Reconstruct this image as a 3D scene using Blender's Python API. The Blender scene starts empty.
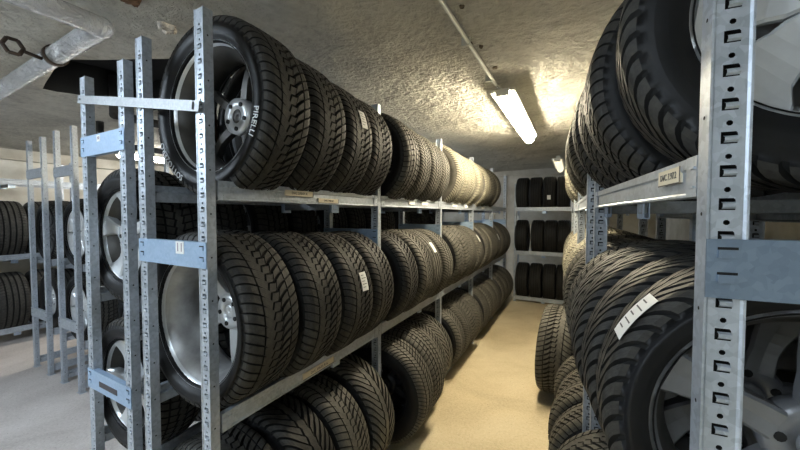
import bpy, bmesh, math, random
from mathutils import Vector, Matrix
random.seed(7)
PI = math.pi
C = bpy.context.scene.collection
sc = bpy.context.scene

# ------------------------------------------------------------------ materials
def nodes(name):
    m = bpy.data.materials.new(name); m.use_nodes = True
    nt = m.node_tree; b = nt.nodes['Principled BSDF']
    return m, nt, b
def N(nt, t, **kw):
    n = nt.nodes.new(t)
    for k, v in kw.items():
        if k in n.inputs: n.inputs[k].default_value = v
        else: setattr(n, k, v)
    return n
def mathn(nt, op, a, b=None, c=None):
    n = nt.nodes.new('ShaderNodeMath'); n.operation = op
    for i, v in enumerate((a, b, c)):
        if v is None: continue
        if isinstance(v, (int, float)): n.inputs[i].default_value = v
        else: nt.links.new(v, n.inputs[i])
    return n.outputs[0]
def ramp(nt, fac, stops):
    r = nt.nodes.new('ShaderNodeValToRGB'); e = r.color_ramp.elements
    while len(e) < len(stops): e.new(.5)
    for i, (p, c) in enumerate(stops):
        e[i].position = p; e[i].color = (c[0], c[1], c[2], 1)
    nt.links.new(fac, r.inputs[0]); return r.outputs[0]
def coords(nt, kind='Object'):
    return nt.nodes.new('ShaderNodeTexCoord').outputs[kind]
def noise(nt, vec, scale, detail=4, rough=.6, dist=0):
    n = nt.nodes.new('ShaderNodeTexNoise'); n.inputs['Scale'].default_value = scale
    n.inputs['Detail'].default_value = detail; n.inputs['Roughness'].default_value = rough
    n.inputs['Distortion'].default_value = dist
    nt.links.new(vec, n.inputs['Vector']); return n.outputs['Fac']
def bump(nt, b, h, strength, dist=.01, prev=None):
    n = nt.nodes.new('ShaderNodeBump'); n.inputs['Strength'].default_value = strength
    n.inputs['Distance'].default_value = dist
    nt.links.new(h, n.inputs['Height'])
    if prev is not None: nt.links.new(prev, n.inputs['Normal'])
    nt.links.new(n.outputs[0], b.inputs['Normal']); return n.outputs[0]
def plain(name, col, rough=.5, metal=0, nz=0, scale=20, spec=None):
    m, nt, b = nodes(name)
    b.inputs['Base Color'].default_value = (*col, 1)
    b.inputs['Roughness'].default_value = rough; b.inputs['Metallic'].default_value = metal
    if spec is not None: b.inputs['Specular IOR Level'].default_value = spec
    if nz:
        f = noise(nt, coords(nt), scale, 5)
        lo = tuple(c*(1-nz) for c in col); hi = tuple(min(1, c*(1+nz)) for c in col)
        nt.links.new(ramp(nt, f, [(.3, lo), (.7, hi)]), b.inputs['Base Color'])
    return m

def tread_mat(name, col, dust, sipe=5., amp=.5):
    m, nt, b = nodes(name)
    oc = coords(nt)
    f = noise(nt, oc, 9, 4); f2 = noise(nt, oc, 60, 3)
    mix = mathn(nt, 'ADD', mathn(nt, 'MULTIPLY', f, .6), mathn(nt, 'MULTIPLY', f2, .4))
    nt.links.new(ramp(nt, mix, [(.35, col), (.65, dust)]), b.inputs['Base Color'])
    b.inputs['Roughness'].default_value = .62; b.inputs['Specular IOR Level'].default_value = .3
    uv = nt.nodes.new('ShaderNodeSeparateXYZ'); nt.links.new(coords(nt, 'UV'), uv.inputs[0])
    zz = mathn(nt, 'PINGPONG', mathn(nt, 'MULTIPLY', uv.outputs[1], 14), .5)
    fr = mathn(nt, 'FRACT', mathn(nt, 'ADD', mathn(nt, 'MULTIPLY', uv.outputs[0], sipe), mathn(nt, 'MULTIPLY', zz, amp)))
    line = mathn(nt, 'LESS_THAN', mathn(nt, 'ABSOLUTE', mathn(nt, 'SUBTRACT', fr, .5)), .14)
    h = mathn(nt, 'SUBTRACT', mathn(nt, 'MULTIPLY', f2, .3), line)
    bump(nt, b, h, .7, .0015)
    return m
def side_mat(name, col):
    m, nt, b = nodes(name)
    oc = coords(nt); s = nt.nodes.new('ShaderNodeSeparateXYZ'); nt.links.new(oc, s.inputs[0])
    r = mathn(nt, 'SQRT', mathn(nt, 'ADD', mathn(nt, 'MULTIPLY', s.outputs[0], s.outputs[0]), mathn(nt, 'MULTIPLY', s.outputs[2], s.outputs[2])))
    ring = mathn(nt, 'POWER', mathn(nt, 'PINGPONG', mathn(nt, 'MULTIPLY', r, 42), .5), 3)
    f = noise(nt, oc, 12, 4)
    nt.links.new(ramp(nt, f, [(.35, col), (.75, tuple(c*1.9 for c in col))]), b.inputs['Base Color'])
    nt.links.new(mathn(nt, 'MULTIPLY_ADD', f, .25, .36), b.inputs['Roughness'])
    b.inputs['Specular IOR Level'].default_value = .25
    bump(nt, b, ring, .5, .004)
    return m
M = {}
M['side'] = side_mat('sidewall_rubber', (.006, .006, .0065))
M['tread'] = tread_mat('tread_rubber', (.018, .017, .016), (.052, .049, .042))
M['tread_dusty'] = tread_mat('dusty_lamplit_tread_rubber', (.055, .052, .044), (.11, .103, .085), 4)  # dust plus the aisle lamp's light, both put into the tread colour
M['tread_pale'] = tread_mat('pale_dusty_lamplit_tread_rubber', (.19, .175, .135), (.32, .30, .23), 4)  # paler still: strong lamplight on dusty treads, painted into the colour
M['side_pale'] = side_mat('pale_dusty_lamplit_sidewall', (.07, .065, .055))  # sidewall to match, dust and lamplight in its base colour
M['tread_black'] = tread_mat('black_tread_rubber', (.010, .010, .010), (.020, .020, .019), 3)

M['groove'] = plain('shaded_groove_rubber', (.010, .010, .010), .7, spec=.15)  # shade of the grooves put into the colour, darker than the blocks
M['groove_shade_dusty'] = plain('shaded_dusty_groove_rubber', (.022, .021, .018), .8, spec=.15)  # the same painted groove shade, for dusty treads
def galv(name, base, hi, rough, metal=.75):
    m, nt, b = nodes(name)
    oc = coords(nt)
    v = nt.nodes.new('ShaderNodeTexVoronoi'); v.inputs['Scale'].default_value = 95; v.feature = 'F1'
    nt.links.new(oc, v.inputs['Vector'])
    sx = nt.nodes.new('ShaderNodeSeparateColor'); nt.links.new(v.outputs['Color'], sx.inputs[0])
    f = noise(nt, oc, 7, 5)
    mix = mathn(nt, 'ADD', mathn(nt, 'MULTIPLY', sx.outputs[0], .3), mathn(nt, 'MULTIPLY', f, .7))
    nt.links.new(ramp(nt, mix, [(.2, base), (.8, hi)]), b.inputs['Base Color'])
    b.inputs['Metallic'].default_value = metal
    nt.links.new(mathn(nt, 'MULTIPLY_ADD', mix, .2, rough), b.inputs['Roughness'])
    bump(nt, b, f, .15, .003)
    return m
M['zinc'] = galv('galvanised_steel', (.33, .37, .42), (.58, .63, .70), .33, .55)
M['zinc_b'] = galv('blue_galvanised_plate', (.27, .38, .53), (.38, .50, .66), .40, .35)
M['zinc_f'] = galv('blue_grey_galvanised_plate', (.15, .20, .27), (.24, .31, .40), .36, .5)
M['zinc_d'] = galv('dull_galvanised_steel', (.22, .23, .24), (.36, .37, .38), .42)
M['alloy'] = plain('silver_alloy', (.60, .62, .64), .32, .45, .08, 14)
M['alloy_d'] = plain('grey_alloy', (.22, .225, .24), .36, .5, .12, 12)
M['barrel'] = plain('dull_inner_barrel', (.36, .36, .36), .42, .5, .35, 9)
M['barrel_d'] = plain('brake_dusted_barrel', (.085, .082, .078), .45, .55, .35, 8)
M['steel'] = plain('black_steel_rim', (.03, .03, .032), .4, .4)
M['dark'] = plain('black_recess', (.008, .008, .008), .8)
M['foil'] = None
m, nt, b = nodes('aluminium_foil_wrap'); oc = coords(nt)
b.inputs['Base Color'].default_value = (.80, .82, .86, 1); b.inputs['Metallic'].default_value = .55
b.inputs['Roughness'].default_value = .27
nf = noise(nt, oc, 14, 6, .65, 1.2); bump(nt, b, nf, 1., .05); M['foil'] = m
M['rust'] = plain('rusty_iron', (.16, .09, .055), .8, .2, .5, 25)
M['brown'] = plain('brown_painted_clamp', (.075, .052, .04), .5, .3, .3, 30)
M['pipe_dark'] = plain('dark_painted_pipe', (.03, .03, .032), .6)
M['cond'] = plain('pale_plastic_conduit', (.62, .62, .58), .4)
M['paper'] = plain('white_paper', (.78, .78, .76), .6)
M['card'] = plain('cream_paper_label', (.70, .62, .46), .6)
M['ink'] = plain('dark_ink', (.05, .045, .05), .6)
M['red_ink'] = plain('faded_marker', (.32, .24, .30), .6)
M['white_ink'] = plain('white_rubber_lettering', (.62, .64, .68), .5)
M['yellow'] = plain('yellow_crayon', (.38, .33, .10), .7)
M['lampbody'] = plain('white_lamp_housing', (.75, .75, .7), .5)
M['blue'] = plain('bright_zinc_bracket', (.42, .52, .68), .3, .7, .1, 30)

# ceiling: rough trowelled plaster with chips
m, nt, b = nodes('rough_plaster'); oc = coords(nt)
a1 = noise(nt, oc, 2.2, 8, .62, .6); a2 = noise(nt, oc, 26, 6, .6, .4); a3 = noise(nt, oc, .8, 3)
nt.links.new(ramp(nt, mathn(nt, 'ADD', mathn(nt, 'MULTIPLY', a1, .6), mathn(nt, 'MULTIPLY', a2, .4)),
    [(.34, (.36, .345, .31)), (.5, (.56, .54, .48)), (.64, (.67, .65, .58))]), b.inputs['Base Color'])
b.inputs['Roughness'].default_value = .9
v = nt.nodes.new('ShaderNodeTexVoronoi'); v.inputs['Scale'].default_value = 9
mp = nt.nodes.new('ShaderNodeMapping'); mp.inputs['Scale'].default_value = (1, .45, 1); mp.inputs['Rotation'].default_value = (0, 0, .7)
nt.links.new(oc, mp.inputs[0]); nt.links.new(mp.outputs[0], v.inputs[0])
h = mathn(nt, 'ADD', mathn(nt, 'MULTIPLY', a1, 1.2), mathn(nt, 'ADD', mathn(nt, 'MULTIPLY', a2, .5), mathn(nt, 'MULTIPLY', v.outputs['Distance'], .25)))
bump(nt, b, h, 1.0, .075); M['plaster'] = m
# walls
m, nt, b = nodes('painted_wall'); oc = coords(nt)
a1 = noise(nt, oc, 3, 7, .6)
nt.links.new(ramp(nt, a1, [(.35, (.50, .47, .40)), (.65, (.70, .68, .62))]), b.inputs['Base Color'])
b.inputs['Roughness'].default_value = .85; bump(nt, b, a1, .4, .02); M['wall'] = m
# floor: sandy colour on the aisle side, grey in the room on the left
m, nt, b = nodes('screed_floor'); oc = coords(nt)
s = nt.nodes.new('ShaderNodeSeparateXYZ'); nt.links.new(oc, s.inputs[0])
a1 = noise(nt, oc, 1.6, 8, .6, .5); a2 = noise(nt, oc, 55, 4, .7); a3 = noise(nt, oc, 75, 3, .8)
mixf = mathn(nt, 'ADD', mathn(nt, 'MULTIPLY', a1, .62), mathn(nt, 'MULTIPLY', a2, .38))
sand = ramp(nt, mixf, [(.32, (.38, .30, .18)), (.5, (.57, .475, .305)), (.66, (.68, .59, .41))])
grey = ramp(nt, mixf, [(.32, (.36, .315, .29)), (.5, (.54, .49, .46)), (.66, (.67, .62, .59))])
edge = mathn(nt, 'GREATER_THAN', s.outputs[0], -1.62)
mx = nt.nodes.new('ShaderNodeMix'); mx.data_type = 'RGBA'
nt.links.new(edge, mx.inputs[0]); nt.links.new(grey, mx.inputs[6]); nt.links.new(sand, mx.inputs[7])
spk = mathn(nt, 'LESS_THAN', a3, .36)
mx2 = nt.nodes.new('ShaderNodeMix'); mx2.data_type = 'RGBA'
nt.links.new(mathn(nt, 'MULTIPLY', spk, .75), mx2.inputs[0]); nt.links.new(mx.outputs[2], mx2.inputs[6]); mx2.inputs[7].default_value = (.20, .16, .11, 1)
nt.links.new(mx2.outputs[2], b.inputs['Base Color'])
nt.links.new(mathn(nt, 'MULTIPLY_ADD', a1, .4, .38), b.inputs['Roughness'])
bump(nt, b, mixf, .3, .008); M['floor'] = m

def emis(name, col, st):
    m, nt, b = nodes(name)
    b.inputs['Base Color'].default_value = (*col, 1)
    b.inputs['Emission Color'].default_value = (*col, 1); b.inputs['Emission Strength'].default_value = st
    return m

# ------------------------------------------------------------------ helpers
def link(name, me, parent=None, loc=(0, 0, 0), rot=(0, 0, 0)):
    o = bpy.data.objects.new(name, me); C.objects.link(o)
    o.location = loc; o.rotation_euler = rot
    if parent: o.parent = parent
    return o
def tag(o, label=None, cat=None, group=None, kind=None):
    if label: o['label'] = label
    if cat: o['category'] = cat
    if group: o['group'] = group
    if kind: o['kind'] = kind
    return o
def mesh_of(name, bm, mats, smooth=False, recalc=True):
    if recalc: bmesh.ops.recalc_face_normals(bm, faces=bm.faces)
    me = bpy.data.meshes.new(name); bm.to_mesh(me); bm.free()
    for mm in (mats if isinstance(mats, (list, tuple)) else [mats]): me.materials.append(mm)
    if smooth:
        for p in me.polygons: p.use_smooth = True
    return me
def box(bm, x0, x1, y0, y1, z0, z1, mi=0, mat=None):
    vs = [bm.verts.new(Vector(p)) for p in ((x0,y0,z0),(x1,y0,z0),(x1,y1,z0),(x0,y1,z0),(x0,y0,z1),(x1,y0,z1),(x1,y1,z1),(x0,y1,z1))]
    if mat is not None:
        for v in vs: v.co = mat @ v.co
    for f in ((0,3,2,1),(4,5,6,7),(0,1,5,4),(1,2,6,5),(2,3,7,6),(3,0,4,7)):
        bm.faces.new([vs[i] for i in f]).material_index = mi
def tube(bm, p0, p1, r, n=16, mi=0, r1=None, cap=True):
    p0, p1 = Vector(p0), Vector(p1); d = (p1-p0).normalized()
    a = d.cross(Vector((0,0,1)) if abs(d.z) < .9 else Vector((1,0,0))).normalized(); c = d.cross(a)
    r1 = r if r1 is None else r1
    A = [bm.verts.new(p0+(a*math.cos(2*PI*i/n)+c*math.sin(2*PI*i/n))*r) for i in range(n)]
    B = [bm.verts.new(p1+(a*math.cos(2*PI*i/n)+c*math.sin(2*PI*i/n))*r1) for i in range(n)]
    for i in range(n):
        f = bm.faces.new((A[i], A[(i+1)%n], B[(i+1)%n], B[i])); f.material_index = mi; f.smooth = True
    if cap:
        bm.faces.new(A[::-1]).material_index = mi; bm.faces.new(B).material_index = mi
def lathe(bm, prof, n=64, mi=0, closed=True, smooth=True):
    """prof: (y, r) round the local Y axis"""
    rings = []
    for y, r in prof:
        rings.append([bm.verts.new((r*math.sin(2*PI*k/n), y, r*math.cos(2*PI*k/n))) for k in range(n)])
    m_ = len(rings)
    for i in range(m_ if closed else m_-1):
        A, B = rings[i], rings[(i+1) % m_]
        for k in range(n):
            f = bm.faces.new((A[k], A[(k+1)%n], B[(k+1)%n], B[k])); f.material_index = mi; f.smooth = smooth
def text_mesh(name, s, size, mat, ext=.0006, spacing=1.0):
    cu = bpy.data.curves.new(name, 'FONT'); cu.body = s; cu.size = size; cu.extrude = ext; cu.resolution_u = 2
    cu.space_character = spacing
    cu.align_x = 'CENTER'; cu.align_y = 'CENTER'
    o = bpy.data.objects.new(name+'_tmp', cu); C.objects.link(o)
    dg = bpy.context.evaluated_depsgraph_get(); dg.update()
    me = bpy.data.meshes.new_from_object(o.evaluated_get(dg))
    bpy.data.objects.remove(o); me.name = name
    me.materials.clear(); me.materials.append(mat)
    return me

# ------------------------------------------------------------------ tyres
PAT = {
 # name: pitches, groove fraction, sweep (in pitches), circumferential grooves [(s, half width)], half-pitch stagger, zigzag, lug depth
 'directional': dict(n=60, g=.20, sweep=-2.3, circ=[(-.56,.016),(-.16,.016),(.16,.016),(.56,.016)], stag=.0, zig=.05, d=.0085, pw=.55),
 'lug':         dict(n=46, g=.34, sweep=-2.6, circ=[(-.20,.03),(.20,.03)], stag=.5, zig=.03, d=.011, pw=1.3),
 'block':       dict(n=58, g=.22, sweep=.7, circ=[(-.62,.03),(-.2,.035),(.2,.035),(.62,.03)], stag=.5, zig=.04, d=.009, pw=1.),
 'rib':         dict(n=60, g=.12, sweep=.5, circ=[(-.62,.045),(-.2,.05),(.2,.05),(.62,.045)], stag=.3, zig=.0, d=.008, pw=1., solid=.55),
 'fine':        dict(n=84, g=.25, sweep=-1.8, circ=[(-.5,.025),(0,.03),(.5,.025)], stag=.5, zig=.03, d=.008, pw=1.2),
}
_tc = {}
def tire_mesh(pat, R, W, rr, tread='tread', side='side'):
    key = (pat, R, W, rr, tread)
    if key in _tc: return _tc[key]
    P = PAT[pat]; n = P['n']; g = P['g']; tw = W*.43; e = .05
    ts = [0, e, g-e, g]                    # columns inside one pitch
    rows = []                              # y, r, lateral depth 0..1, circ groove, s, tread?
    ss = set()
    for c, hw in P['circ']:
        for q in (c-hw-.012, c-hw+.006, c+hw-.006, c+hw+.012): ss.add(round(q, 4))
    for q in (-1, -.92, -.8, -.7, -.45, -.35, -.1, .1, .35, .45, .7, .8, .92, 1):
        if all(abs(q-c) > hw+.03 for c, hw in P['circ']): ss.add(q)
    ss = sorted(ss)
    def crown(s): return R - .0045*s*s - .009*max(0, abs(s)-.78)**2/.0484
    def inc(s):
        for c, hw in P['circ']:
            if abs(s-c) < hw: return 1
        return 0
    def gdepth(s):
        k = P.get('solid', .16 if pat == 'lug' else 0)
        return 0 if abs(s) < k else 1
    for s in ss: rows.append((s*tw, crown(s), gdepth(s), inc(s), s, 1))
    Re = crown(1); H = Re-rr
    side_r = [(1.05, Re-.006, .9), (1.09, Re-.018, .7), (1.115, Re-.032, 0), (W/2/tw*.985, Re-.36*H, 0), (W/2/tw, Re-.52*H, 0), (W/2/tw*.975, Re-.72*H, 0),
              (W/2/tw*.93, Re-.86*H, 0), (W/2/tw*.86, rr+.004, 0), (W/2/tw*.84, rr-.006, 0)]
    inner = [(W/2/tw*.74, rr-.006, 0), (W/2/tw*.9, rr+.03, 0), (W/2/tw*.92, Re-.45*H, 0), (.95, Re-.024, 0), (.4, R-.022, 0)]
    left = [(-a*tw, r, d, 0, -a if a < 1.12 else -1.12, 0) for a, r, d in side_r][::-1]
    right = [(a*tw, r, d, 0, min(a, 1.12), 0) for a, r, d in side_r]
    inn = [(a*tw, r, 0, 0, 1.12, 0) for a, r, d in inner] + [(-a*tw, r, 0, 0, -1.12, 0) for a, r, d in inner[::-1]]
    rows = left + rows + right + inn
    verts, uvs, deps = [], [], []
    nc = n*4
    for (y, r, ld, cg, s, tr) in rows:
        sh = P['sweep']*min(abs(s), 1.12)**P['pw'] + (P['stag'] if s > 0 else 0)
        for k in range(n):
            for j, t in enumerate(ts):
                lat = ld*(1 if j in (1, 2) else 0)
                dep = P['d']*max(lat, cg)
                if not tr: dep = P['d']*lat
                a = 2*PI*(k+t+sh)/n
                yy = y + (P['zig']*tw*(t/g-.5)*2*(1 if tr and abs(s) < .5 else 0))
                rad = r-dep
                verts.append((rad*math.sin(a), yy, rad*math.cos(a)))
                uvs.append((k+t, s)); deps.append(dep)
    nr = len(rows); faces = []; mi = []; sm = []; fuv = []
    for i in range(nr):
        i2 = (i+1) % nr
        t_ = (rows[i][5] or rows[i2][5] or (rows[i][2] > 0 and rows[i2][2] > 0))
        for k in range(nc):
            k2 = (k+1) % nc
            idx = (i*nc+k, i*nc+k2, i2*nc+k2, i2*nc+k)
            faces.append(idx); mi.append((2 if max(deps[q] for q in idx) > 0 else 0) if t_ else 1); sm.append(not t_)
            for q in idx:
                u, v = uvs[q]
                if k2 == 0 and q % nc == 0: u += n
                fuv.append((u, v))
    me = bpy.data.meshes.new('tire_'+pat); me.from_pydata(verts, [], faces)
    me.materials.append(M[tread]); me.materials.append(M[side]); me.materials.append(M['groove_shade_dusty' if 'pale' in tread or 'dusty' in tread else 'groove'])
    me.polygons.foreach_set('material_index', mi); me.polygons.foreach_set('use_smooth', sm)
    ul = me.uv_layers.new(name='UVMap')
    ul.data.foreach_set('uv', [c for uv in fuv for c in uv])
    me.update(); _tc[key] = me
    # make sure normals look outward
    p = me.polygons[(len(left)+2)*nc]; c_ = p.center; 
    if p.normal.dot(Vector((c_.x, 0, c_.z))) < 0: me.flip_normals()
    return me

_rc = {}
def rim_mesh(rr, w, n, style, face, barrel):
    """disc near +Y; style gives spoke fill"""
    key = (rr, w, n, style, face, barrel)
    if key in _rc: return _rc[key]
    bm = bmesh.new(); h = w/2
    prof = [(-h-.004, rr+.004), (-h-.004, rr+.012), (-h+.002, rr+.013), (-h+.005, rr+.002), (-h+.022, rr-.005), (-h+.03, rr-.012), (-h+.055, rr-.028), (0, rr-.034),
            (h-.06, rr-.03), (h-.03, rr-.016), (h-.018, rr-.008), (h-.005, rr+.0), (h-.002, rr+.013), (h+.004, rr+.012), (h+.004, rr+.004)]
    back = [(y, r-.006) for y, r in prof[::-1]]
    lathe(bm, prof+back, 72, 1)
    for f in bm.faces:
        yy = sum(v.co.y for v in f.verts)/len(f.verts)
        if yy > h-.022 or yy < -h+.020: f.material_index = 3
    hubr = .074
    yf = h-.014
    lathe(bm, [(yf-.055, .03), (yf-.055, hubr), (yf-.02, hubr+.004), (yf-.004, hubr-.006), (yf-.006, .03)], 40, 3 if face == 'barrel_d' else 0)
    lathe(bm, [(yf-.05, .001), (yf-.05, .031), (yf, .031), (yf+.004, .026), (yf+.005, .001)], 24, 0)
    for k in range(5):
        a = 2*PI*k/5+.3; x, z = .053*math.sin(a), .053*math.cos(a)
        tube(bm, (x, yf-.06, z), (x, yf-.0025, z), .0095, 10, 2)
    for k in range(n):
        a = 2*PI*k/n
        st = []
        for q in range(7):
            t = q/6; r = hubr*.82+(rr-.012-hubr*.82)*t
            if style == 'disc': wd = 2*r*math.sin(PI/n)*(.84 if .3 < t < .8 else 1.05)
            elif style == 'wide': wd = .052+.012*math.cos(PI*t)+.085*max(0, t-.35)
            elif style == 'star': wd = .062-.024*math.sin(PI*t)+.05*t*t
            else: wd = .030+.018*abs(t-.5)
            y = yf - .012*math.sin(PI*t) + .008*t*t
            st.append((r, wd, y))
        rings = []
        for r, wd, y in st:
            ring = []
            th = .034 if style != 'disc' else .02
            for dx, dy in ((-wd/2, -th), (-wd/2, -.006), (-wd/2+.006, 0), (0, .0 if style != 'wide' else -.003), (wd/2-.006, 0), (wd/2, -.006), (wd/2, -th)):
                ring.append(bm.verts.new((r*math.sin(a)+dx*math.cos(a), y+dy, r*math.cos(a)-dx*math.sin(a))))
            rings.append(ring)
        for A, B in zip(rings, rings[1:]):
            L = len(A)
            for j in range(L):
                bm.faces.new((A[j], A[(j+1)%L], B[(j+1)%L], B[j])).material_index = 0
        bm.faces.new(rings[0]); bm.faces.new(rings[-1])
    me = mesh_of('rim', bm, [M[face], M[barrel], M['dark'], M[face if face in ('steel', 'alloy_d') else 'alloy']])
    _rc[key] = me; return me

def wheel(label, loc, rotz=0, pat='directional', R=.335, W=.235, rr=.225, rim=('spoke', 7, 'alloy', 'barrel'), tread='tread', side='side',
          group=None, spin=None, tilt=0, lean=0, cat='wheel'):
    """thing at its base, children tire and rim; rim face on local +Y"""
    R = round(R, 3)
    t = bpy.data.objects.new('wheel' if rim else 'tire', None)
    if not rim:
        t = link('tire', tire_mesh(pat, R, W, rr, tread, side), None, loc, (lean, 0, rotz))
        t.location = Vector(loc)+Vector((0, 0, R))
        tag(t, label, 'tire', group); return t, t
    C.objects.link(t); t.location = loc; t.rotation_euler = (lean, tilt, rotz)
    tag(t, label, cat, group)
    sp = random.uniform(0, 6.28) if spin is None else spin
    ty = link('tire_body', tire_mesh(pat, R, W, rr, tread, side), t, (0, 0, R), (0, sp if spin is None else 0, 0))
    link('rim', rim_mesh(rr, W*.82, rim[1], rim[0], rim[2], rim[3]), t, (0, 0, R), (0, sp, 0))
    return t, ty

def sticker(ty, R, W, a0, a1, s0, s1, mat='paper', name='paper_sticker', lines=True):
    """curved sheet on the tread of ty, angles from the top in degrees, s in tread half widths"""
    bm = bmesh.new(); n = 8; g = []
    for i in range(n+1):
        a = math.radians(a0+(a1-a0)*i/n)
        g.append([bm.verts.new(((R+.0025)*math.sin(a), s*W*.43, (R+.0025)*math.cos(a))) for s in (s0, (s0+s1)/2, s1)])
    for i in range(n):
        for j in range(2): bm.faces.new((g[i][j], g[i+1][j], g[i+1][j+1], g[i][j+1]))
    geo = bmesh.ops.extrude_face_region(bm, geom=bm.faces[:])
    for v in geo['geom']:
        if isinstance(v, bmesh.types.BMVert):
            k = (R+.0032)/(R+.0025); v.co.x *= k; v.co.z *= k
    if lines:
        for q in range(5):
            f0 = .15+.16*q; sa, sb = s0+(s1-s0)*.15, s0+(s1-s0)*(.85 if q % 2 else .6)
            aa = [math.radians(a0+(a1-a0)*t) for t in (f0, f0+.03)]
            vs = [bm.verts.new(((R+.0036)*math.sin(a), s*W*.43, (R+.0036)*math.cos(a))) for a, s in ((aa[0], sa), (aa[1], sa), (aa[1], sb), (aa[0], sb))]
            bm.faces.new(vs).material_index = 1
    o = link(name, mesh_of(name, bm, [M[mat], M['ink']]), ty)
    return o

def ring_text(parent, s, size, r, ang, y, mat, R, ysign=-1):
    """letters round the sidewall facing -Y, reading clockwise for the viewer, tops outward; ang (deg) centre, clockwise from the top as seen from -Y"""
    me = text_mesh('sidewall_lettering', s, size, mat, .001)
    for v in me.vertices:
        a = math.radians(ang) + v.co.x/r
        rad = r+v.co.y
        x, z = rad*math.sin(a), rad*math.cos(a)
        v.co = Vector((x, ysign*(y+v.co.z), z))
    return link('sidewall_lettering', me, parent)

# ------------------------------------------------------------------ racks
def upright_mesh(H, wx=.05, dy=.034, pitch=.05, big=False):
    """x 0..wx, y 0..dy, perforated face at y=0 and a plain side; open channel at the back"""
    bm = bmesh.new(); t = .002
    n = int(H/pitch)
    def V(x, y, z): return bm.verts.new((x, y, z))
    c = wx/2; sx = .0098
    # stepped profile: narrow rims, recessed band with the holes
    def face(pts, mi=0):
        bm.faces.new([V(*p) for p in pts]).material_index = mi
    yr = .0025
    xs0, xs1 = c-.019, c+.019
    # flats beside the recessed band
    for (xa, xb) in ((0, xs0-.003), (xs1+.003, wx)):
        face(((xa,0,0),(xb,0,0),(xb,0,H),(xa,0,H)))
    face(((xs0-.003,0,0),(xs0,yr,0),(xs0,yr,H),(xs0-.003,0,H)))
    face(((xs1,yr,0),(xs1+.003,0,0),(xs1+.003,0,H),(xs1,yr,H)))
    for k in range(n):
        z0 = k*pitch; z1 = z0+pitch if k < n-1 else H
        za, zb = z0+.006, z0+.020          # slot opening under the pressed bridge
        face(((xs0,yr,z0),(xs1,yr,z0),(xs1,yr,za),(xs0,yr,za)))
        face(((xs0,yr,za),(c-sx,yr,za),(c-sx,yr,zb+.004),(xs0,yr,zb+.004)))
        face(((c+sx,yr,za),(xs1,yr,za),(xs1,yr,zb+.004),(c+sx,yr,zb+.004)))
        # bridge: bulged tab in the lower part of the slot
        xl, xr, zt = c-sx+.0035, c+sx, za+.0125
        face(((xl,yr,za+.002),(xr,yr,za+.002),(xr,yr-.0035,za+.005),(xl,yr-.0035,za+.005)))
        face(((xl,yr-.0035,za+.005),(xr,yr-.0035,za+.005),(xr,yr-.0035,za+.010),(xl,yr-.0035,za+.010)))
        face(((xl,yr-.0035,za+.010),(xr,yr-.0035,za+.010),(xr,yr+.002,zt),(xl,yr+.002,zt)))
        face(((xr,yr-.0035,za+.005),(xr,yr,za+.002),(xr,yr,zt),(xr,yr-.0035,za+.010)))
        face(((c+sx-.0025,yr,zt),(c+sx,yr,zt),(c+sx,yr,zt+.0035),(c+sx,yr,zt+.0035)) if False else ((c+sx-.002,yr,zb+.004),(c+sx,yr,zb+.004),(c+sx,yr,zb+.0015)))
        # slot edge strips (the hole itself stays open from za+.009 to zb+.004)
        face(((xs0,yr,zb+.004),(xs1,yr,zb+.004),(xs1,yr,z0+.030),(xs0,yr,z0+.030)))
        # round hole band z0+.030 .. z0+.044
        hz = z0+.037; r = .0042; o8 = [(c+r*math.cos(a), hz+r*math.sin(a)) for a in [PI/8+PI/4*i for i in range(8)]]
        q = [(c+.007, hz+.007), (c-.007, hz+.007), (c-.007, hz-.007), (c+.007, hz-.007)]
        qv = [V(x, yr, z) for x, z in q]; ov = [V(x, yr, z) for x, z in o8]
        # octagon verts: 0..1 right-up / up ...
        for i in range(4):
            bm.faces.new((qv[i], ov[2*i], ov[2*i+1]))
            bm.faces.new((qv[i], ov[2*i+1], ov[(2*i+2)%8], qv[(i+1)%4]))
        face(((xs0,yr,z0+.030),(c-.007,yr,z0+.030),(c-.007,yr,z0+.044),(xs0,yr,z0+.044)))
        face(((c+.007,yr,z0+.030),(xs1,yr,z0+.030),(xs1,yr,z0+.044),(c+.007,yr,z0+.044)))
        face(((xs0,yr,z0+.044),(xs1,yr,z0+.044),(xs1,yr,z1),(xs0,yr,z1)))
    # inner back wall, dark through the holes
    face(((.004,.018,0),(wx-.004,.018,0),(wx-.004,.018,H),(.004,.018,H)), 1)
    # sides
    face(((0,0,0),(0,dy,0),(0,dy,H),(0,0,H))); face(((wx,0,0),(wx,dy,0),(wx,dy,H),(wx,0,H)))
    face(((t,0,0),(t,dy,0),(t,dy,H),(t,0,H))); face(((wx-t,0,0),(wx-t,dy,0),(wx-t,dy,H),(wx-t,0,H)))
    face(((0,dy,0),(.016,dy,0),(.016,dy,H),(0,dy,H))); face(((wx-.016,dy,0),(wx,dy,0),(wx,dy,H),(wx-.016,dy,H)))
    # side rivet holes
    for k in range(int(H/.15)):
        z = .1+k*.15
        for x, s in ((-.0006, 1), (wx+.0006, -1)):
            vs = [V(x, dy*.45+.0032*math.cos(PI/4*i), z+.0032*math.sin(PI/4*i)) for i in range(8)]
            bm.faces.new(vs).material_index = 1
    # foot plate
    box(bm, -.012, wx+.012, -.008, dy+.008, 0, .004)
    me = mesh_of('upright', bm, [M['zinc'], M['dark']], recalc=False)
    return me
UP = {}
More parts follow.
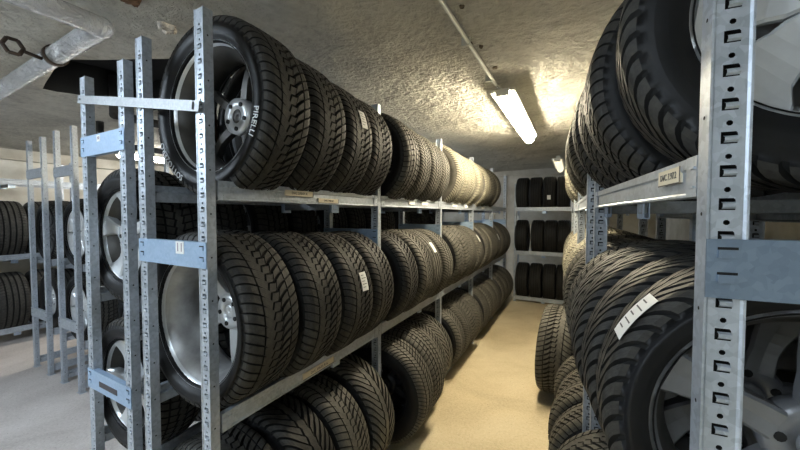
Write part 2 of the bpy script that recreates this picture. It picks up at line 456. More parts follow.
def beam_mesh(L, h, mat):
    """stepped box beam along +Y, visible face at x=0 looking to -X, back to +X"""
    bm = bmesh.new()
    prof = [(0,0), (.0,-.018), (.004,-.022), (.004,-h+.008), (0,-h+.004), (0,-h), (.03,-h), (.03,-h+.01), (.032,-.03), (.018,-.026), (.018,0)]
    A = [bm.verts.new((x, 0, z)) for x, z in prof]; B = [bm.verts.new((x, L, z)) for x, z in prof]
    n = len(prof)
    for i in range(n): bm.faces.new((A[i], A[(i+1)%n], B[(i+1)%n], B[i]))
    bm.faces.new(A); bm.faces.new(B)
    for y in (0, L-.04):                          # hook connector with pressed claws
        box(bm, -.0025, .0, y, y+.04, -h, .0)
        for z in (-.018, -.05): box(bm, -.006, -.002, y+.004, y+.02, z-.004, z)
    return mesh_of('beam', bm, mat)
def plate_mesh(L, h, mat, sticker=False):
    """frame tie plate along +X at y just in front of uprights, with folded lips"""
    bm = bmesh.new()
    box(bm, 0, L, -.003, 0, -h, 0); box(bm, 0.052, L-.052, 0, .02, -.003, 0); box(bm, .052, L-.052, 0, .02, -h, -h+.003)
    for x in (.013, L-.037):
        for z in (-.022, -h+.03):
            box(bm, x, x+.024, -.0065, -.003, z-.006, z+.006)
            box(bm, x, x+.024, -.0038, -.003, z+.006, z+.010, 1)
    return mesh_of('tie_plate', bm, [mat, M['dark']])

def rack(label, org, rz, nb, bay, depth, levels, H, plates, plate_mat='zinc_b', bh=.068, skip_beams=(), up_d=.042, bars=(.5,), matb='zinc'):
    t = bpy.data.objects.new('storage_rack', None); C.objects.link(t)
    t.location = org; t.rotation_euler = (0, 0, rz); tag(t, label, 'rack')
    if H not in UP: UP[H] = upright_mesh(H)
    um = UP[H]
    for k in range(nb+1):
        for x in (0, depth-.05): link('upright', um, t, (x, k*bay, 0))
    b1 = beam_mesh(bay-.044, bh, M[matb]); out = {}
    for k in range(nb):
        for li, z in enumerate(levels):
            o = link('beam', b1, t, (.004, k*bay+.043, z)); out[(k, li, 0)] = o
            o = link('beam', b1, t, (depth-.004, (k+1)*bay-.001, z), (0, 0, PI)); out[(k, li, 1)] = o
    pm = plate_mesh(depth, .09, M[plate_mat])
    P = {}
    for k in range(nb+1):
        for z in plates: P[(k, z)] = link('tie_plate', pm, t, (0, k*bay-.0015, z))
    if bars:
        bm = bmesh.new()
        box(bm, .034, depth-.034, 0, .035, -.04, -.037); box(bm, .034, depth-.034, 0, .003, -.04, -.006); box(bm, .034, depth-.034, .032, .035, -.04, -.006)
        cm = mesh_of('crossbar', bm, M['zinc_d'])
        bm = bmesh.new()
        hms = []
        for x0, x1 in ((.034, .05), (depth-.05, depth-.034)):
            bm = bmesh.new(); box(bm, x0, x1, -.012, .047, -.055, -.052); box(bm, x0, x0+.003, -.012, .047, -.055, -.004) ; box(bm, x1-.003, x1, -.012, .047, -.055, -.004)
            hms.append(mesh_of('bracket', bm, M['blue']))
        for k in range(nb):
            for li, z in enumerate(levels):
                for fy in bars:
                    c = link('crossbar', cm, t, (0, (k+fy)*bay, z-bh+.012)); [link('bracket', h_, c) for h_ in hms]
    return t, out, P

def rack_label(beam, y, z, L, s, h=.032):
    """paper label on the beam's visible face (local x=0 looking to -X)"""
    bm = bmesh.new(); box(bm, -.0012, .004, y, y+L, z-h, z); box(bm, -.0016, -.0011, y, y+L, z-h-.0015, z-h+.0008, 1); box(bm, -.0016, -.0011, y-.0015, y+.001, z-h, z, 1)
    o = link('paper_label', mesh_of('paper_label', bm, [M['card'], M['ink']]), beam)
    me = text_mesh('label_writing', s, h*.62, M['ink'], .0003)
    w = max(v.co.x for v in me.vertices)-min(v.co.x for v in me.vertices); k = min(1, L*.86/w)
    flip = -1                                    # seen from -X the text runs towards -Y
    for v in me.vertices:
        v.co = Vector((-.0017-v.co.z, y+L/2+flip*v.co.x*k, z-h/2+v.co.y))
    me2 = me
    # part of the label: joined as same mesh would hide the ink colour, so keep one mesh with two materials
    bm = bmesh.new(); bm.from_mesh(o.data); nb_ = len(bm.faces)
    bm.from_mesh(me2)
    bm.faces.ensure_lookup_table()
    for f in bm.faces[nb_:]: f.material_index = 1
    bm.to_mesh(o.data); bm.free()
    return o

NUM = ['first','second','third','fourth','fifth','sixth','seventh','eighth','ninth','tenth','eleventh','twelfth','thirteenth','fourteenth','fifteenth',
       'sixteenth','seventeenth','eighteenth','nineteenth','twentieth','twenty-first','twenty-second','twenty-third','twenty-fourth','twenty-fifth']

# ================================================================== SETTING
def plane_struct(name, pts, mat):
    bm = bmesh.new(); bm.faces.new([bm.verts.new(p) for p in pts]); o = link(name, mesh_of(name, bm, mat, recalc=False)); tag(o, kind='structure'); return o
X0, X1, Y0, Y1, ZC = -7.25, 1.35, -3.2, 7.45, 2.53
def slab(name, x0, x1, y0, y1, z0, z1, mat):
    bm = bmesh.new(); box(bm, x0, x1, y0, y1, z0, z1); o = link(name, mesh_of(name, bm, mat)); tag(o, kind='structure'); return o
slab('floor', X0-.2, X1+.2, Y0-.2, Y1+.2, -.12, 0, M['floor'])
slab('wall_left', X0-.2, X0, Y0, Y1, 0, ZC, M['wall'])
slab('wall_right', X1, X1+.2, Y0, Y1, 0, ZC, M['wall'])
slab('wall_front', X0, X1, Y0-.2, Y0, 0, ZC, M['wall'])
# back wall with one small window
def wall_hole(name, x0, x1, z0, z1, y0, y1, hx0, hx1, hz0, hz1, mat):
    bm = bmesh.new()
    for a in ((x0, hx0, z0, z1), (hx1, x1, z0, z1), (hx0, hx1, z0, hz0), (hx0, hx1, hz1, z1)):
        box(bm, a[0], a[1], y0, y1, a[2], a[3])
    o = link(name, mesh_of(name, bm, mat)); tag(o, kind='structure'); return o
WX0, WX1, WZ0, WZ1 = .05, .42, 1.62, 1.95
wall_hole('wall_back', X0, X1, 0, ZC, Y1, Y1+.2, WX0, WX1, WZ0, WZ1, M['wall'])
wf = bpy.data.objects.new('window_1', None); C.objects.link(wf); wf.location = (WX0, Y1+.06, WZ0); tag(wf, kind='structure')
bm = bmesh.new(); w, hh = WX1-WX0, WZ1-WZ0
box(bm, 0, w, 0, .04, 0, .02); box(bm, 0, w, 0, .04, hh-.02, hh); box(bm, 0, .02, 0, .04, .02, hh-.02); box(bm, w-.02, w, 0, .04, .02, hh-.02)
link('window_frame', mesh_of('window_frame', bm, M['lampbody']), wf)
bm = bmesh.new(); box(bm, .02, w-.02, .015, .022, .02, hh-.02)
link('window_pane', mesh_of('window_pane', bm, emis('daylit_frosted_pane', (.75, .88, 1), 3.2)), wf)

# ceiling: gently uneven slab with a pipe chase, its shade painted black inside
bm = bmesh.new(); nx, ny = 96, 116
hole = [(-3.55, .96), (-3.0, .87), (-2.72, .85), (-2.45, .98), (-2.1, 1.15), (-2.1, 1.62), (-2.9, 1.66), (-3.45, 1.62), (-3.42, 1.25)]
def inside(x, y):
    c = False; j = len(hole)-1
    for i in range(len(hole)):
        xi, yi = hole[i]; xj, yj = hole[j]
        if (yi > y) != (yj > y) and x < (xj-xi)*(y-yi)/(yj-yi)+xi: c = not c
        j = i
    return c
from mathutils import noise as mn
nx, ny = 172, 213
gx = [X0-.1+(X1-X0+.2)*i/nx for i in range(nx+1)]; gy = [Y0-.1+(Y1-Y0+.2)*j/ny for j in range(ny+1)]
vv = []
for x in gx:
    col = []
    for y in gy:
        z = ZC + .012*mn.noise(Vector((x*1.1, y*1.1, 3)))+.006*mn.noise(Vector((x*4, y*4, 7)))
        # the slab dips into a shallow downstand near the back wall
        z -= .0
        col.append(bm.verts.new((x, y, z)))
    vv.append(col)
for i in range(nx):
    for j in range(ny):
        if inside((gx[i]+gx[i+1])/2, (gy[j]+gy[j+1])/2): continue
        f = bm.faces.new((vv[i][j], vv[i][j+1], vv[i+1][j+1], vv[i+1][j])); f.smooth = True
lip = [e for e in bm.edges if e.is_boundary]
hv = {v for e in lip for v in e.verts if X0 < v.co.x < X1 and Y0 < v.co.y < Y1}
for v in hv:                                   # pull the stepped rim onto the hole's outline
    best = None
    for i in range(len(hole)):
        a, b_ = Vector(hole[i]), Vector(hole[(i+1) % len(hole)]); d = b_-a
        t = max(0, min(1, (Vector(v.co[:2])-a).dot(d)/d.length_squared)); q = a+d*t
        dd = (q-Vector(v.co[:2])).length
        if best is None or dd < best[0]: best = (dd, q)
    v.co.x, v.co.y = best[1]
r = bmesh.ops.extrude_edge_only(bm, edges=lip)
for v in r['geom']:
    if isinstance(v, bmesh.types.BMVert): v.co.z = ZC+.28
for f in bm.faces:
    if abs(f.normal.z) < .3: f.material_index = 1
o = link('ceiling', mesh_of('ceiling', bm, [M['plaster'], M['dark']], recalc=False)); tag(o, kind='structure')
slab('ceiling_upper_slab', X0-.2, X1+.2, Y0-.2, Y1+.2, ZC+.26, ZC+.34, M['dark'])  # closes the chase; its black stands in for shade
slab('trim_1', X0, X0+.12, Y0, Y1, 2.38, ZC+.02, M['wall'])      # ledge along the far left wall
slab('trim_2', X0+.01, X1-.01, Y1-.05, Y1, 2.42, ZC+.02, M['wall'])
# brick ledge marks are in the wall; vertical battens on the back wall beside the rack
for i, x in enumerate((-1.62, -1.38)):
    slab('trim_%d' % (i+3), x, x+.05, Y1-.05, Y1, 0, 2.42, M['wall'])

# ================================================================== LEFT AISLE RACK (A)
LV = (.075, .885, 1.717)
BAY = 1.10
# A: aisle face at X=-1.10, local x runs away from the aisle -> build with rotation 180 about Z? keep local x=0 at the back
A_org = (-1.54, .68, 0); A_d = .44
A, Ab, Ap = rack('long galvanised rack left of the aisle, nearest frame carrying a plate marked 11', A_org, 0, 5, BAY, A_d, LV, 2.29, (1.503,), bars=(.64,))
def flip_text_beam(beam, y, z, L, s, h=.032): return rack_label(beam, y, z, L, s, h)
# aisle-side beams are index 1 (rotated): their local y runs towards the camera
L0 = BAY-.044
flip_text_beam(Ab[(0,2,1)], L0-.475, -.012, .17, 'DVC 235/55 R', .026)
flip_text_beam(Ab[(0,2,1)], L0-.665, -.040, .15, 'DVC 19/8 W', .022)
flip_text_beam(Ab[(0,1,1)], L0-.62, -.030, .22, 'DVC 205/55 R16', .028)
for (k, y, L) in ((1, .55, .10), (1, .30, .12), (2, .6, .14), (2, .2, .12), (3, .5, .14)):
    bm = bmesh.new(); box(bm, -.0014, .004, y, y+L, -.045, -.02); link('paper_label', mesh_of('paper_label', bm, M['paper']), Ab[(k,2,1)])
# number label on the tie plate of the near frame
pl = Ap[(0, 1.503)]
bm = bmesh.new(); box(bm, .262, .312, -.0045, -.003, -.046, -.001); o = link('number_label', mesh_of('number_label', bm, M['paper']), pl)
me = text_mesh('plate_number', '11', .045, M['red_ink'], .0004)
for v in me.vertices: v.co = Vector((.287+v.co.x, -.0050-v.co.z, -.024+v.co.y))
link('plate_number', me, o)
# numbers above: small oval sticker on frame B is made with its rack

# wheels on A
CXA = -1.275
def seat(R, half=.19): return math.sqrt(R*R-half*half)
RIMS = [('spoke', 7, 'alloy', 'barrel'), ('star', 5, 'alloy_d', 'barrel_d'), ('spoke', 9, 'steel', 'steel'), ('wide', 5, 'alloy', 'barrel_d')]
def place_row(lv, ys, shelfname, specs, cx=CXA, rz=PI*0, jx=.012):
    res = []
    z = LV[lv]
    for i, y in enumerate(ys):
        s = dict(pat='directional', R=.335, W=.235, rr=.225, tread='tread'); s.update(specs(i))
        lab = s.pop('label', None) or '%s wheel from the near end on the %s of the long left rack' % (NUM[i], shelfname)
        dx = s.pop('dx', random.uniform(-jx, jx))
        zb = z+seat(s['R'])-s['R']
        t, ty = wheel(lab, (cx+dx, y, zb), random.uniform(-.025, .025)+s.pop('rz', 0), group='wheels on the %s of the long left rack' % shelfname, **s)
        res.append((t, ty, s))
    return res
def bays_y(nb, start, per=4, pitch=.252, first=.165, bay=BAY):
    ys = []
    for k in range(nb):
        for j in range(per): ys.append(start+k*bay+first+j*pitch+random.uniform(-.006, .006))
    return ys
# top shelf
def top_spec(i):
    if i == 0: return dict(pat='directional', R=.348, W=.23, rr=.25, rim=('spoke', 5, 'barrel_d', 'barrel_d'), spin=.3, dx=.02)
    if i < 4: return dict(pat='directional', R=.345 - .006*i, W=.24, rr=.235, rim=RIMS[1])
    if i == 4: return dict(pat='block', R=.325, W=.215, rr=.215, rim=RIMS[2], tread='tread_dusty', spin=1.)
    if i < 8: return dict(pat='fine', R=.322-.004*(i-4), W=.21, rr=.205, rim=RIMS[2], tread='tread_dusty')
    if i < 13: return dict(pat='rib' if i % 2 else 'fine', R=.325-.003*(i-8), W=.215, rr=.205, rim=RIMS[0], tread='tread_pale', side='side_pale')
    return dict(pat='block', R=.315, W=.21, rr=.205, rim=RIMS[2], tread='tread_dusty')
topy = [.885, 1.15, 1.40, 1.63] + bays_y(4, .68+BAY, 4, .237, .225)[:12]
top = place_row(2, topy, 'top shelf', top_spec)
def mid_spec(i):
    if i < 4: return dict(pat='directional', R=(.352, .345, .338, .335)[i], W=.255 if i == 0 else .235, rr=.265 if i == 0 else .23, rim=('star', 5, 'alloy', 'barrel'), **({'spin': .5, 'dx': -.035} if i == 0 else {}))
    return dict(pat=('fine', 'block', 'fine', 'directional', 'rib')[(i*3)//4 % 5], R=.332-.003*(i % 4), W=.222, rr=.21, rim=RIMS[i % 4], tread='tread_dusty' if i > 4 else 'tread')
midy = [.86, 1.12, 1.375, 1.62] + bays_y(4, .68+BAY, 4, .245, .2)[:15]
mid = place_row(1, midy, 'middle shelf', mid_spec)
def low_spec(i):
    return dict(pat=('directional', 'lug', 'directional', 'lug', 'fine', 'block')[i % 6] if i < 8 else ('fine', 'block', 'directional')[i % 3],
                R=(.335 if i < 3 else .35 if i < 6 else .335), W=.235, rr=.225, rim=RIMS[(i+2) % 4], tread='tread' if i < 2 else 'tread_dusty', dx=(.09, .08, .03)[i-4] if 4 <= i < 7 else 0)
lowy = [.84, 1.10, 1.35, 1.60, 1.99, 2.235, 2.475, 2.71] + bays_y(3, .68+2*BAY, 4, .246, .19)
low = place_row(0, lowy, 'lowest shelf', low_spec)
# top first wheel: raised white letters
T0 = top[0][1]
ring_text(T0, 'PIRELLI', .034, .293, 108, .118, M['white_ink'], .348)
ring_text(T0, 'SOTTOZERO', .036, .300, 228, .116, M['white_ink'], .348)
ring_text(mid[0][1], 'PIRELLI', .030, .300, -25, .117, M['zinc_d'], .348)
# paper sheets on the treads (angle from the top towards +X)
def put_sticker(rec, a0, a1, s0, s1):
    t, ty, s = rec; ty.rotation_euler[1] = 0
    sticker(ty, s['R'], s['W'], a0, a1, s0, s1)
put_sticker(top[2], 66, 82, -.1, .4)
put_sticker(mid[2], 66, 82, -.05, .45)
put_sticker(mid[6], 48, 64, -.3, .2); put_sticker(mid[11], 50, 66, -.2, .2); put_sticker(mid[15], 60, 76, -.2, .2)

# ================================================================== RACK B, back to back with A
Bk, Bb, Bp = rack('galvanised rack standing back to back behind the long left rack, near frame with blue plate', (-2.05, .68, 0), 0, 3, BAY, .41, (.12, .55, 1.245), 2.235, (1.955, .865))
bm = bmesh.new(); box(bm, .17, .20, -.0045, -.003, -.035, -.006); o = link('number_label', mesh_of('number_label', bm, M['paper']), Bp[(0, 1.955)])
me = text_mesh('plate_number', '10', .02, M['red_ink'], .0004)
for v in me.vertices: v.co = Vector((.185+v.co.x, -.0050-v.co.z, -.02+v.co.y))
link('plate_number', me, o)
bm = bmesh.new(); box(bm, .12, .29, -.0045, -.003, -.062, -.038); link('dark_label', mesh_of('dark_label', bm, M['ink']), Bp[(0, .865)])
def bwheel(lab, x, y, zc, R, W, rr, rim, rz=PI, pat='block', tread='tread', grp='wheels on the rack behind the long left rack', spin=None, **k):
    return wheel(lab, (x, y, zc-R), rz, pat, R, W, rr, rim, tread, group=grp, spin=spin, **k)
bwheel('bright five-spoke alloy wheel seen between the two near left frames, upper shelf', -1.845, .83, 1.50, .315, .215, .212, ('star', 5, 'alloy', 'barrel_d'), spin=.1)
bwheel('silver spoked wheel low behind the perforated near left frames', -1.845, .83, .80, .315, .215, .215, ('wide', 5, 'alloy', 'barrel_d'), spin=.4)
bwheel('larger dark wheel directly behind the low silver spoked wheel of the second rack', -1.845, 1.09, .865, .375, .24, .21, RIMS[2])
bwheel('dark wheel behind the bright five-spoke wheel on the second rack', -1.845, 1.08, 1.50, .32, .22, .21, RIMS[2])
BY = [1.36, 1.62] + [.68+BAY*k+.17+.25*j for k in (1, 2) for j in range(4)]
for i in range(10):
    bwheel('wheel on the second rack\'s upper shelf, %s of those behind its first pair' % NUM[i], -1.845, BY[i], 1.505, .32, .22, .21, RIMS[i % 3])
for i in range(10):
    bwheel('wheel on the second rack\'s lower shelf, %s of those behind its first pair' % NUM[i], -1.845, BY[i]+.02*(i == 0), .81, .32, .22, .21, RIMS[i % 3])
# slanting flat bar tying racks A and B
bm = bmesh.new()
p0, p1 = Vector((-2.03, .668, 2.128)), Vector((-1.105, .668, 1.957)); d = (p1-p0)
ang = math.atan2(-(p1.z-p0.z), p1.x-p0.x)
mt = Matrix.Translation(p0) @ Matrix.Rotation(ang, 4, 'Y')
box(bm, 0, d.length, -.004, 0, -.018, .018, 0, mt); box(bm, 0, d.length, 0, .008, .015, .018, 0, mt)
box(bm, d.length-.05, d.length-.03, -.009, -.003, -.012, .012, 0, mt); box(bm, .02, .03, -.008, -.003, -.005, .005, 0, mt)
o = link('tie_bar', mesh_of('tie_bar', bm, M['zinc_d'])); tag(o, 'slanting flat steel bar bolted across four near left uprights', 'bar')
# rusty riser pipe and white insulated stub in the gap between racks
bm = bmesh.new(); tube(bm, (-1.59, 1.02, 0), (-1.59, 1.02, 2.53), .022, 14); tube(bm, (-1.59, 1.02, 1.1), (-1.59, 1.02, 1.16), .03, 14); tube(bm, (-1.59, 1.02, 2.2), (-1.59, 1.02, 2.25), .03, 14)
o = link('riser_pipe', mesh_of('riser_pipe', bm, M['rust'])); tag(o, 'rusty vertical pipe behind the first wheels of the long left rack', 'pipe')
bm = bmesh.new(); tube(bm, (-1.86, .70, .965), (-1.60, .62, .985), .013, 12)
tube(bm, (-1.61, .6235, .984), (-1.60, .62, .985), .019, 12)

# ================================================================== RACKS C, D (back to back) and E on the far left
Cc, Cb, Cp = rack('galvanised rack across the left room, right one of the back-to-back pair', (-4.29, 1.22, 0), 0, 3, BAY, .43, (.10, .46, 1.15), 2.37, (2.03, .63), 'zinc')
Dd, Db, Dp = rack('galvanised rack across the left room, left one of the back-to-back pair', (-5.0, 1.22, 0), 0, 3, BAY, .43, (.10, .46, 1.15), 2.35, (2.05, .63), 'zinc')
def cw(lab, x, y, zc, R, rr, rim, **k): return bwheel(lab, x, y, zc, R, .21, rr, rim, grp='wheels on the racks of the left room', **k)
xc, xd = -4.075, -4.785
cw('silver wheel between the far left uprights, upper shelf of the right rack', xc, 1.38, 1.42, .325, .235, ('disc', 9, 'alloy', 'barrel'))
cw('silver wheel on the middle shelf of the rack right of the far left pair', xc, 1.38, .72, .32, .22, ('disc', 9, 'alloy', 'barrel'))
cw('silver wheel at floor level in the right rack of the far left pair', xc, 1.38, .335, .30, .21, ('disc', 9, 'alloy', 'barrel')) if False else None
cw('dark wheel behind the leftmost pair of uprights, upper shelf of the left rack', xd, 1.38, 1.42, .32, .225, RIMS[2])
cw('pale round wheel on the middle shelf of the left rack of the far pair', xd, 1.39, .71, .31, .16, ('disc', 9, 'alloy', 'barrel'), pat='rib')
for i in range(3):
    cw('wheel %s behind the first silver one on the far right rack, upper shelf' % ('next', 'second', 'third')[i], xc, 1.65+i*.26, 1.42, .32, .21, RIMS[i])
    cw('wheel %s behind the first dark one on the far left rack, upper shelf' % ('next', 'second', 'third')[i], xd, 1.65+i*.26, 1.42, .32, .21, RIMS[2])
    cw('wheel %s behind the first on the middle shelf, right rack of far pair' % ('next', 'second', 'third')[i], xc, 1.65+i*.26, .72, .32, .21, RIMS[i])
    cw('wheel %s behind the first on the middle shelf, left rack of far pair' % ('next', 'second', 'third')[i], xd, 1.66+i*.26, .72, .32, .21, RIMS[i])
Ee, Eb, Ep = rack('long rack along the left wall with a high top beam', (-6.52, -.3, 0), 0, 5, BAY, .42, (.20, 1.10, 2.03), 2.3, (1.7,), 'zinc')
for lv, nm in ((1, 'middle shelf'), (0, 'lowest shelf')):
    for i in range(12):
        y = .8+1.1*(i//3)+.19+.335*(i % 3)-.62
        z = (.20, 1.10)[lv]
        R = .36
        wheel('%s wheel from the near end on the %s of the left wall rack' % (NUM[i], nm), (-6.31, y+.62, z+seat(R)-R), random.uniform(-.02, .02), 'rib', R, .28, .235, RIMS[0] if i % 3 == 0 else RIMS[2], 'tread', group='wheels on the left wall rack')

# ================================================================== RIGHT RACKS (F1 near, F2 beyond)
aF = math.radians(5.4)
F_org = (.179, .67, 0)
def Fl(x, y): return (F_org[0]+x*math.cos(aF)-y*math.sin(aF), F_org[1]+x*math.sin(aF)+y*math.cos(aF))
Ff, Fb, Fp = rack('galvanised rack right of the aisle, large perforated upright nearest the camera', F_org, aF, 1, 1.06, .44, (.075, .885, 1.697), 2.29, (1.562,), 'zinc_f', bars=(.45, .93))
bpy.data.objects.remove(Fp[(1, 1.562)])
rack_label(Fb[(0,2,0)], .075, -.008, .115, 'DVC 7.97.2', .03)
a2 = math.radians(1.6); o2 = (.050, 1.80)
G1, G1b, _ = rack('galvanised rack right of the aisle, second one standing beyond the nearest rack', (o2[0], o2[1], 0), a2, 3, 1.08, .44, (.03, .885, 1.697), 2.25, (), 'zinc_b')
def Gl(x, y): return (o2[0]+x*math.cos(a2)-y*math.sin(a2), o2[1]+x*math.sin(a2)+y*math.cos(a2))
def frow(lv, ys, cx, spec, shelf, rackname, F=None, ang=aF):
    F = F or Fl; n = len(ys)
    res = []
    for i in range(n):
        s = dict(pat='lug', R=.335, W=.235, rr=.225, rim=RIMS[0], tread='tread'); s.update(spec(i))
        x, y = F(cx+s.pop('dx', 0)+random.uniform(-.01, .01)*(i > 0), ys[i])
        z = ((.075 if F is Fl else .03), .885, 1.697)[lv]
        t, ty = wheel(s.pop('label', None) or '%s wheel from the near end on the %s of the %s' % (NUM[i], shelf, rackname), (x, y, z+seat(s['R'])-s['R']), PI+ang+random.uniform(-.02, .02)*(i > 0)+s.pop('rz', 0), group='wheels on the %s of the %s' % (shelf, rackname), **s)
        res.append((t, ty, s))
    return res
GYS = [k*1.08+.148+.245*j for k in range(3) for j in range(4)]
ftop = frow(2, (.275, .555, .777, .965), .27, lambda i: dict(pat='lug' if i == 0 else 'directional', R=(.36, .345, .34, .335)[i], W=(.215, .235, .20, .165)[i], rr=.236 if i == 0 else .225, rz=-.14 if i == 0 else 0,
            dx=(.022, -.02, -.03, -.03)[i], rim=('disc', 7, 'alloy', 'barrel'), **({'spin': .55} if i == 0 else {})), 'top shelf', 'nearest right rack')
fmid = frow(1, (.245, .44, .625, .81, .98), .265, lambda i: dict(pat='lug' if i < 4 else 'block', R=(.345, .34, .34, .34, .335)[i], W=(.19, .18, .18, .18, .155)[i], rr=.255 if i == 0 else .225, rz=-.06 if i == 0 else 0, dx=-.02 if i == 0 else -.045,
            tread='tread' if i < 3 else 'tread_dusty', rim=('wide', 5, 'alloy_d', 'barrel_d'), **({'spin': 1.15} if i == 0 else {})), 'middle shelf', 'nearest right rack')
flow = frow(0, (.2, .45, .7, .93), .24, lambda i: dict(pat='directional', R=.33, W=.22, dx=-.09 if i > 1 else 0, tread='tread_dusty'), 'lowest shelf', 'nearest right rack')
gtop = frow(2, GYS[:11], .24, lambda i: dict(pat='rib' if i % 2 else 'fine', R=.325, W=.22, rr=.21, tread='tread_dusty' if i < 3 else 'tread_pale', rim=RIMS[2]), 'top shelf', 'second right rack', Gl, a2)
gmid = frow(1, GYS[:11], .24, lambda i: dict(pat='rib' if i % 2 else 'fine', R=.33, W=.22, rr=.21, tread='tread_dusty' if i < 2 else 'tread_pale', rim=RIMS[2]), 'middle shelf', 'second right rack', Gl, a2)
glow = frow(0, GYS[:11], .19, lambda i: dict(pat='directional', R=.325, W=.22, rr=.21, tread='tread_dusty', rim=RIMS[2], dx=-.02 if i < 2 else 0), 'lowest shelf', 'second right rack', Gl, a2)
h0 = Fl(.53, .02)
rack('galvanised rack back to back behind the nearest right rack', (h0[0], h0[1], 0), aF, 2, 1.06, .44, (.075, .885, 1.64), 2.29, (), bars=())
for lv, z in ((1, .885), (2, 1.64)):
    for i in range(8):
        x, y = Fl(.75, .02+1.06*(i//4)+.165+.245*(i % 4))
        wheel('%s wheel from the near end, %s of rack behind nearest right rack' % (NUM[i], ('lowest shelf', 'middle shelf', 'top shelf')[lv]), (x, y, z+seat(.31)-.31), PI+aF, 'block', .31, .21, .20, RIMS[2],
              group='wheels on the %s of the rack behind the nearest right rack' % ('lowest shelf', 'middle shelf', 'top shelf')[lv])
t_, ty_, s_ = fmid[0]
sticker(ty_, s_['R'], s_['W'], 45, 64, 0, .9)

# ================================================================== END RACK (G) across the aisle
GY, GX = 6.32, -.985
t, gb, gp = rack('galvanised rack across the end of the aisle holding dark tires', (GX+1.0, GY, 0), PI/2, 1, .96, .42, (.10, .93, 1.72), 2.15, (), 'zinc')
names = {2: 'top shelf', 1: 'middle shelf', 0: 'lowest shelf'}
for lv, xs in ((2, (-.85, -.625, -.40, -.175)), (1, (-.86, -.585, -.37, -.16)), (0, (-.84, -.61, -.385, -.165))):
    for i, x in enumerate(xs):
        R = (.325, .31, .305)[lv]; z = (.10, .93, 1.72)[lv]
        rz = -PI/2
        o, _ = wheel('%s black tire from the left on the %s of the end rack' % (NUM[i], names[lv]), (x, GY+.21, z+seat(R, .18)-R), rz, 'rib', R, .215, .2, None, 'tread_black', group='black tires on the end rack')
        if lv == 2 and i == 2:
            sticker(o, R, .215, 98, 112, -.3, .3, lines=False)

# ================================================================== loose wheel standing on the aisle floor
wheel('large wheel standing loose on the aisle floor, leaning on the right rack', (-.125, 3.27, 0), PI/2-.10, 'directional', .385, .28, .225, RIMS[2], 'tread_dusty', lean=.04)

# ================================================================== ceiling services
def lamp(label, loc, L, col, st, name='fluorescent_lamp', rz=0):
    t = bpy.data.objects.new(name, None); C.objects.link(t); t.location = loc; t.rotation_euler = (0, 0, rz); tag(t, label, 'lamp', 'ceiling lamps')
    bm = bmesh.new(); box(bm, -.08, .08, 0, L, .035, .055); box(bm, -.03, .03, .25, .32, .055, .13); box(bm, -.03, .03, L-.32, L-.25, .055, .13)
    link('housing', mesh_of('housing', bm, M['lampbody']), t)
    bm = bmesh.new()
    n = 10; A, B = [], []
    for i in range(n+1):
        a = PI*i/n; x, z = .056*math.cos(a), .035-.068*math.sin(a)
        A.append(bm.verts.new((x, 0, z))); B.append(bm.verts.new((x, L, z)))
    for i in range(n): bm.faces.new((A[i], A[i+1], B[i+1], B[i])).smooth = True
    bm.faces.new(A); bm.faces.new(B); bm.faces.new((A[0], B[0], B[-1], A[-1]))
    link('diffuser', mesh_of('diffuser', bm, emis('lit_diffuser_'+name+str(st), col, st)), t)
    for y in (-.02, L):
        bm = bmesh.new(); box(bm, -.045, .045, y, y+.02, 0, .05); link('end_cap', mesh_of('end_cap', bm, M['lampbody']), t)
    return t
WARM = (1, .88, .64); COOL = (.74, .87, 1)
lamp('lit fluorescent strip lamp under the ceiling over the aisle', (-.45, 2.35, 2.40), 1.5, WARM, 56)
lamp('unlit strip lamp over the far end of the aisle', (-.25, 5.6, 2.40), 1.2, WARM, .5)
lamp('strip lamp over the aisle behind the camera', (-.45, -1.7, 2.40), 1.45, COOL, 16)
lamp('strip lamp over the left room near its entrance', (-3.0, -1.9, 2.40), 1.45, COOL, 72)
lamp('strip lamp over the passage of the left room further in', (-3.1, 3.6, 2.40), 1.45, COOL, 30)
lamp('strip lamp over the left wall rack passage', (-5.5, 2.2, 2.40), 1.2, (1,.95,.85), 35)
bm = bmesh.new(); tube(bm, (-.54, -1.0, 2.50), (-.50, 2.38, 2.50), .0095, 12); tube(bm, (-.50, 2.38, 2.50), (-.45, 2.45, 2.46), .006, 8)
cd = link('electrical_conduit', mesh_of('electrical_conduit', bm, M['cond'])); tag(cd, 'pale electrical conduit along the ceiling leading to the lit lamp', 'conduit')
for y in (.4, 1.2, 1.72, 2.25):
    bm = bmesh.new(); box(bm, -.545, -.50, y, y+.02, 2.486, 2.53); link('conduit_clip', mesh_of('conduit_clip', bm, M['cond']), cd)

def elbow_pipe(name, pts, r, mat, n=20):
    bm = bmesh.new()
    for a, b in zip(pts, pts[1:]): tube(bm, a, b, r, n)
    for p in pts[1:-1]: bmesh.ops.create_uvsphere(bm, u_segments=n, v_segments=12, radius=r*1.02, matrix=Matrix.Translation(p))
    for f in bm.faces: f.smooth = True
    return link(name, mesh_of(name, bm, mat, recalc=True))
ip = elbow_pipe('insulated_pipe', [(-1.87, -2.9, 2.43), (-1.87, .70, 2.43), (-7.2, .80, 2.43)], .043, M['foil']); tag(ip, 'foil-wrapped insulated pipe bending across the ceiling at upper left', 'pipe')
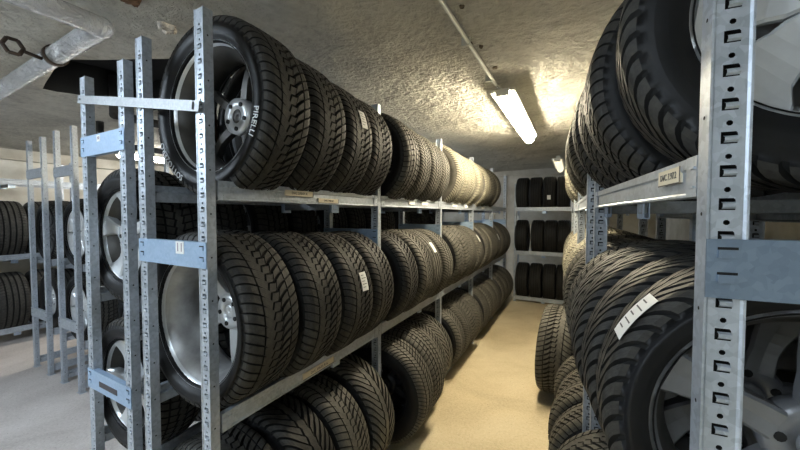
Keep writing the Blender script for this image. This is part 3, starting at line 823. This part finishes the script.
# clamp with threaded bracket
bm = bmesh.new(); lathe(bm, [(-.018, .046), (.018, .046), (.018, .051), (-.018, .051)], 28, 0)
tube(bm, (-.0, 0, -.045), (0, 0, -.045), .004) if False else None
cl = mesh_of('pipe_clamp', bm, M['brown']); o = link('pipe_clamp', cl, ip, (-2.42, .71, 2.43), (0, 0, PI/2))
bm = bmesh.new()                             # strut and open hexagonal plate hanging on the camera side of the pipe
A0, B0 = Vector((.0, .035, -.03)), Vector((.0, .10, -.02))
tube(bm, A0, B0, .009, 8)
cc = Vector((.0, .135, -.01))
for a in range(6):
    a0, a1 = PI/3*a, PI/3*(a+1)
    tube(bm, cc+Vector((.01*math.sin(a0), .036*math.cos(a0), .042*math.sin(a0))), cc+Vector((.01*math.sin(a1), .036*math.cos(a1), .042*math.sin(a1))), .009, 8)
br = link('clamp_bracket', mesh_of('clamp_bracket', bm, M['brown']), ip, (-2.44, .70, 2.43), (0, 0, PI))
dp = elbow_pipe('heating_pipe', [(-3.42, 1.35, 2.75), (-3.42, 1.35, 2.43), (-3.42, 7.3, 2.43)], .035, M['pipe_dark']); tag(dp, 'dark pipe under the ceiling of the left room, upper of two', 'pipe')
dp = elbow_pipe('heating_pipe', [(-4.1, 1.5, 2.50), (-4.1, 1.5, 2.30), (-4.1, 7.3, 2.30)], .03, M['pipe_dark']); tag(dp, 'dark pipe under the ceiling of the left room, lower of two', 'pipe')

# spalled plaster and chips on the ceiling
M['spall'] = plain('bare_spalled_concrete', (.62, .57, .50), .95, 0, .6, 40)
M['chip'] = plain('brown_chip_stain', (.13, .10, .07), .95, 0, .4, 60)
def patch(name, x, y, r, mat, seed, h=.012, n=18, parent=None):
    rr_ = random.Random(seed); bm = bmesh.new(); c = bm.verts.new((0, 0, -h))
    ro = []; ri = []
    for i in range(n):
        a = 2*PI*i/n; q = r*rr_.uniform(.65, 1.15)
        ro.append(bm.verts.new((q*math.cos(a), q*1.3*math.sin(a), .02))); q *= .7
        ri.append(bm.verts.new((q*math.cos(a), q*1.3*math.sin(a), -h*rr_.uniform(.5, 1.2))))
    for i in range(n):
        j = (i+1) % n; bm.faces.new((ro[i], ro[j], ri[j], ri[i])); bm.faces.new((ri[i], ri[j], c))
    for f in bm.faces: f.material_index = 0
    return link(name, mesh_of(name, bm, mat), parent, (x, y, ZC-.006))
ceil = bpy.data.objects['ceiling']
for i, (x, y, r) in enumerate(((-.46, 1.46, .016), (-.515, 1.80, .010), (-.475, 1.86, .013), (-.46, 2.16, .022))): patch('chip_spot', x, y, r, M['chip'], i, .002, 12, ceil)
for i, (x, y, r, m_) in enumerate(((-1.62, .71, .05, 'spall'), (-1.70, .74, .035, 'rust'), (-1.80, .93, .045, 'spall'))): patch('spalled_patch', x, y, r, M[m_], i+9, .02, 18, ceil)

# ------------------------------------------------------------------ camera, world
f_px = 330.
cam = bpy.data.cameras.new('camera'); co = bpy.data.objects.new('camera', cam); C.objects.link(co)
cam.sensor_width = 36; cam.lens = f_px/800*36; cam.clip_start = .05
co.location = (0, 0, 1.6); co.rotation_euler = (PI/2-math.atan(11/f_px), 0, math.radians(27.9))
sc.camera = co
w = bpy.data.worlds.new('world'); sc.world = w; w.use_nodes = True
w.node_tree.nodes['Background'].inputs[0].default_value = (.5, .55, .6, 1); w.node_tree.nodes['Background'].inputs[1].default_value = .02
sc.view_settings.view_transform = 'Standard'; sc.view_settings.look = 'None'; sc.view_settings.gamma = 1
sc.view_settings.exposure = 1.22
sc.view_settings.use_curve_mapping = False
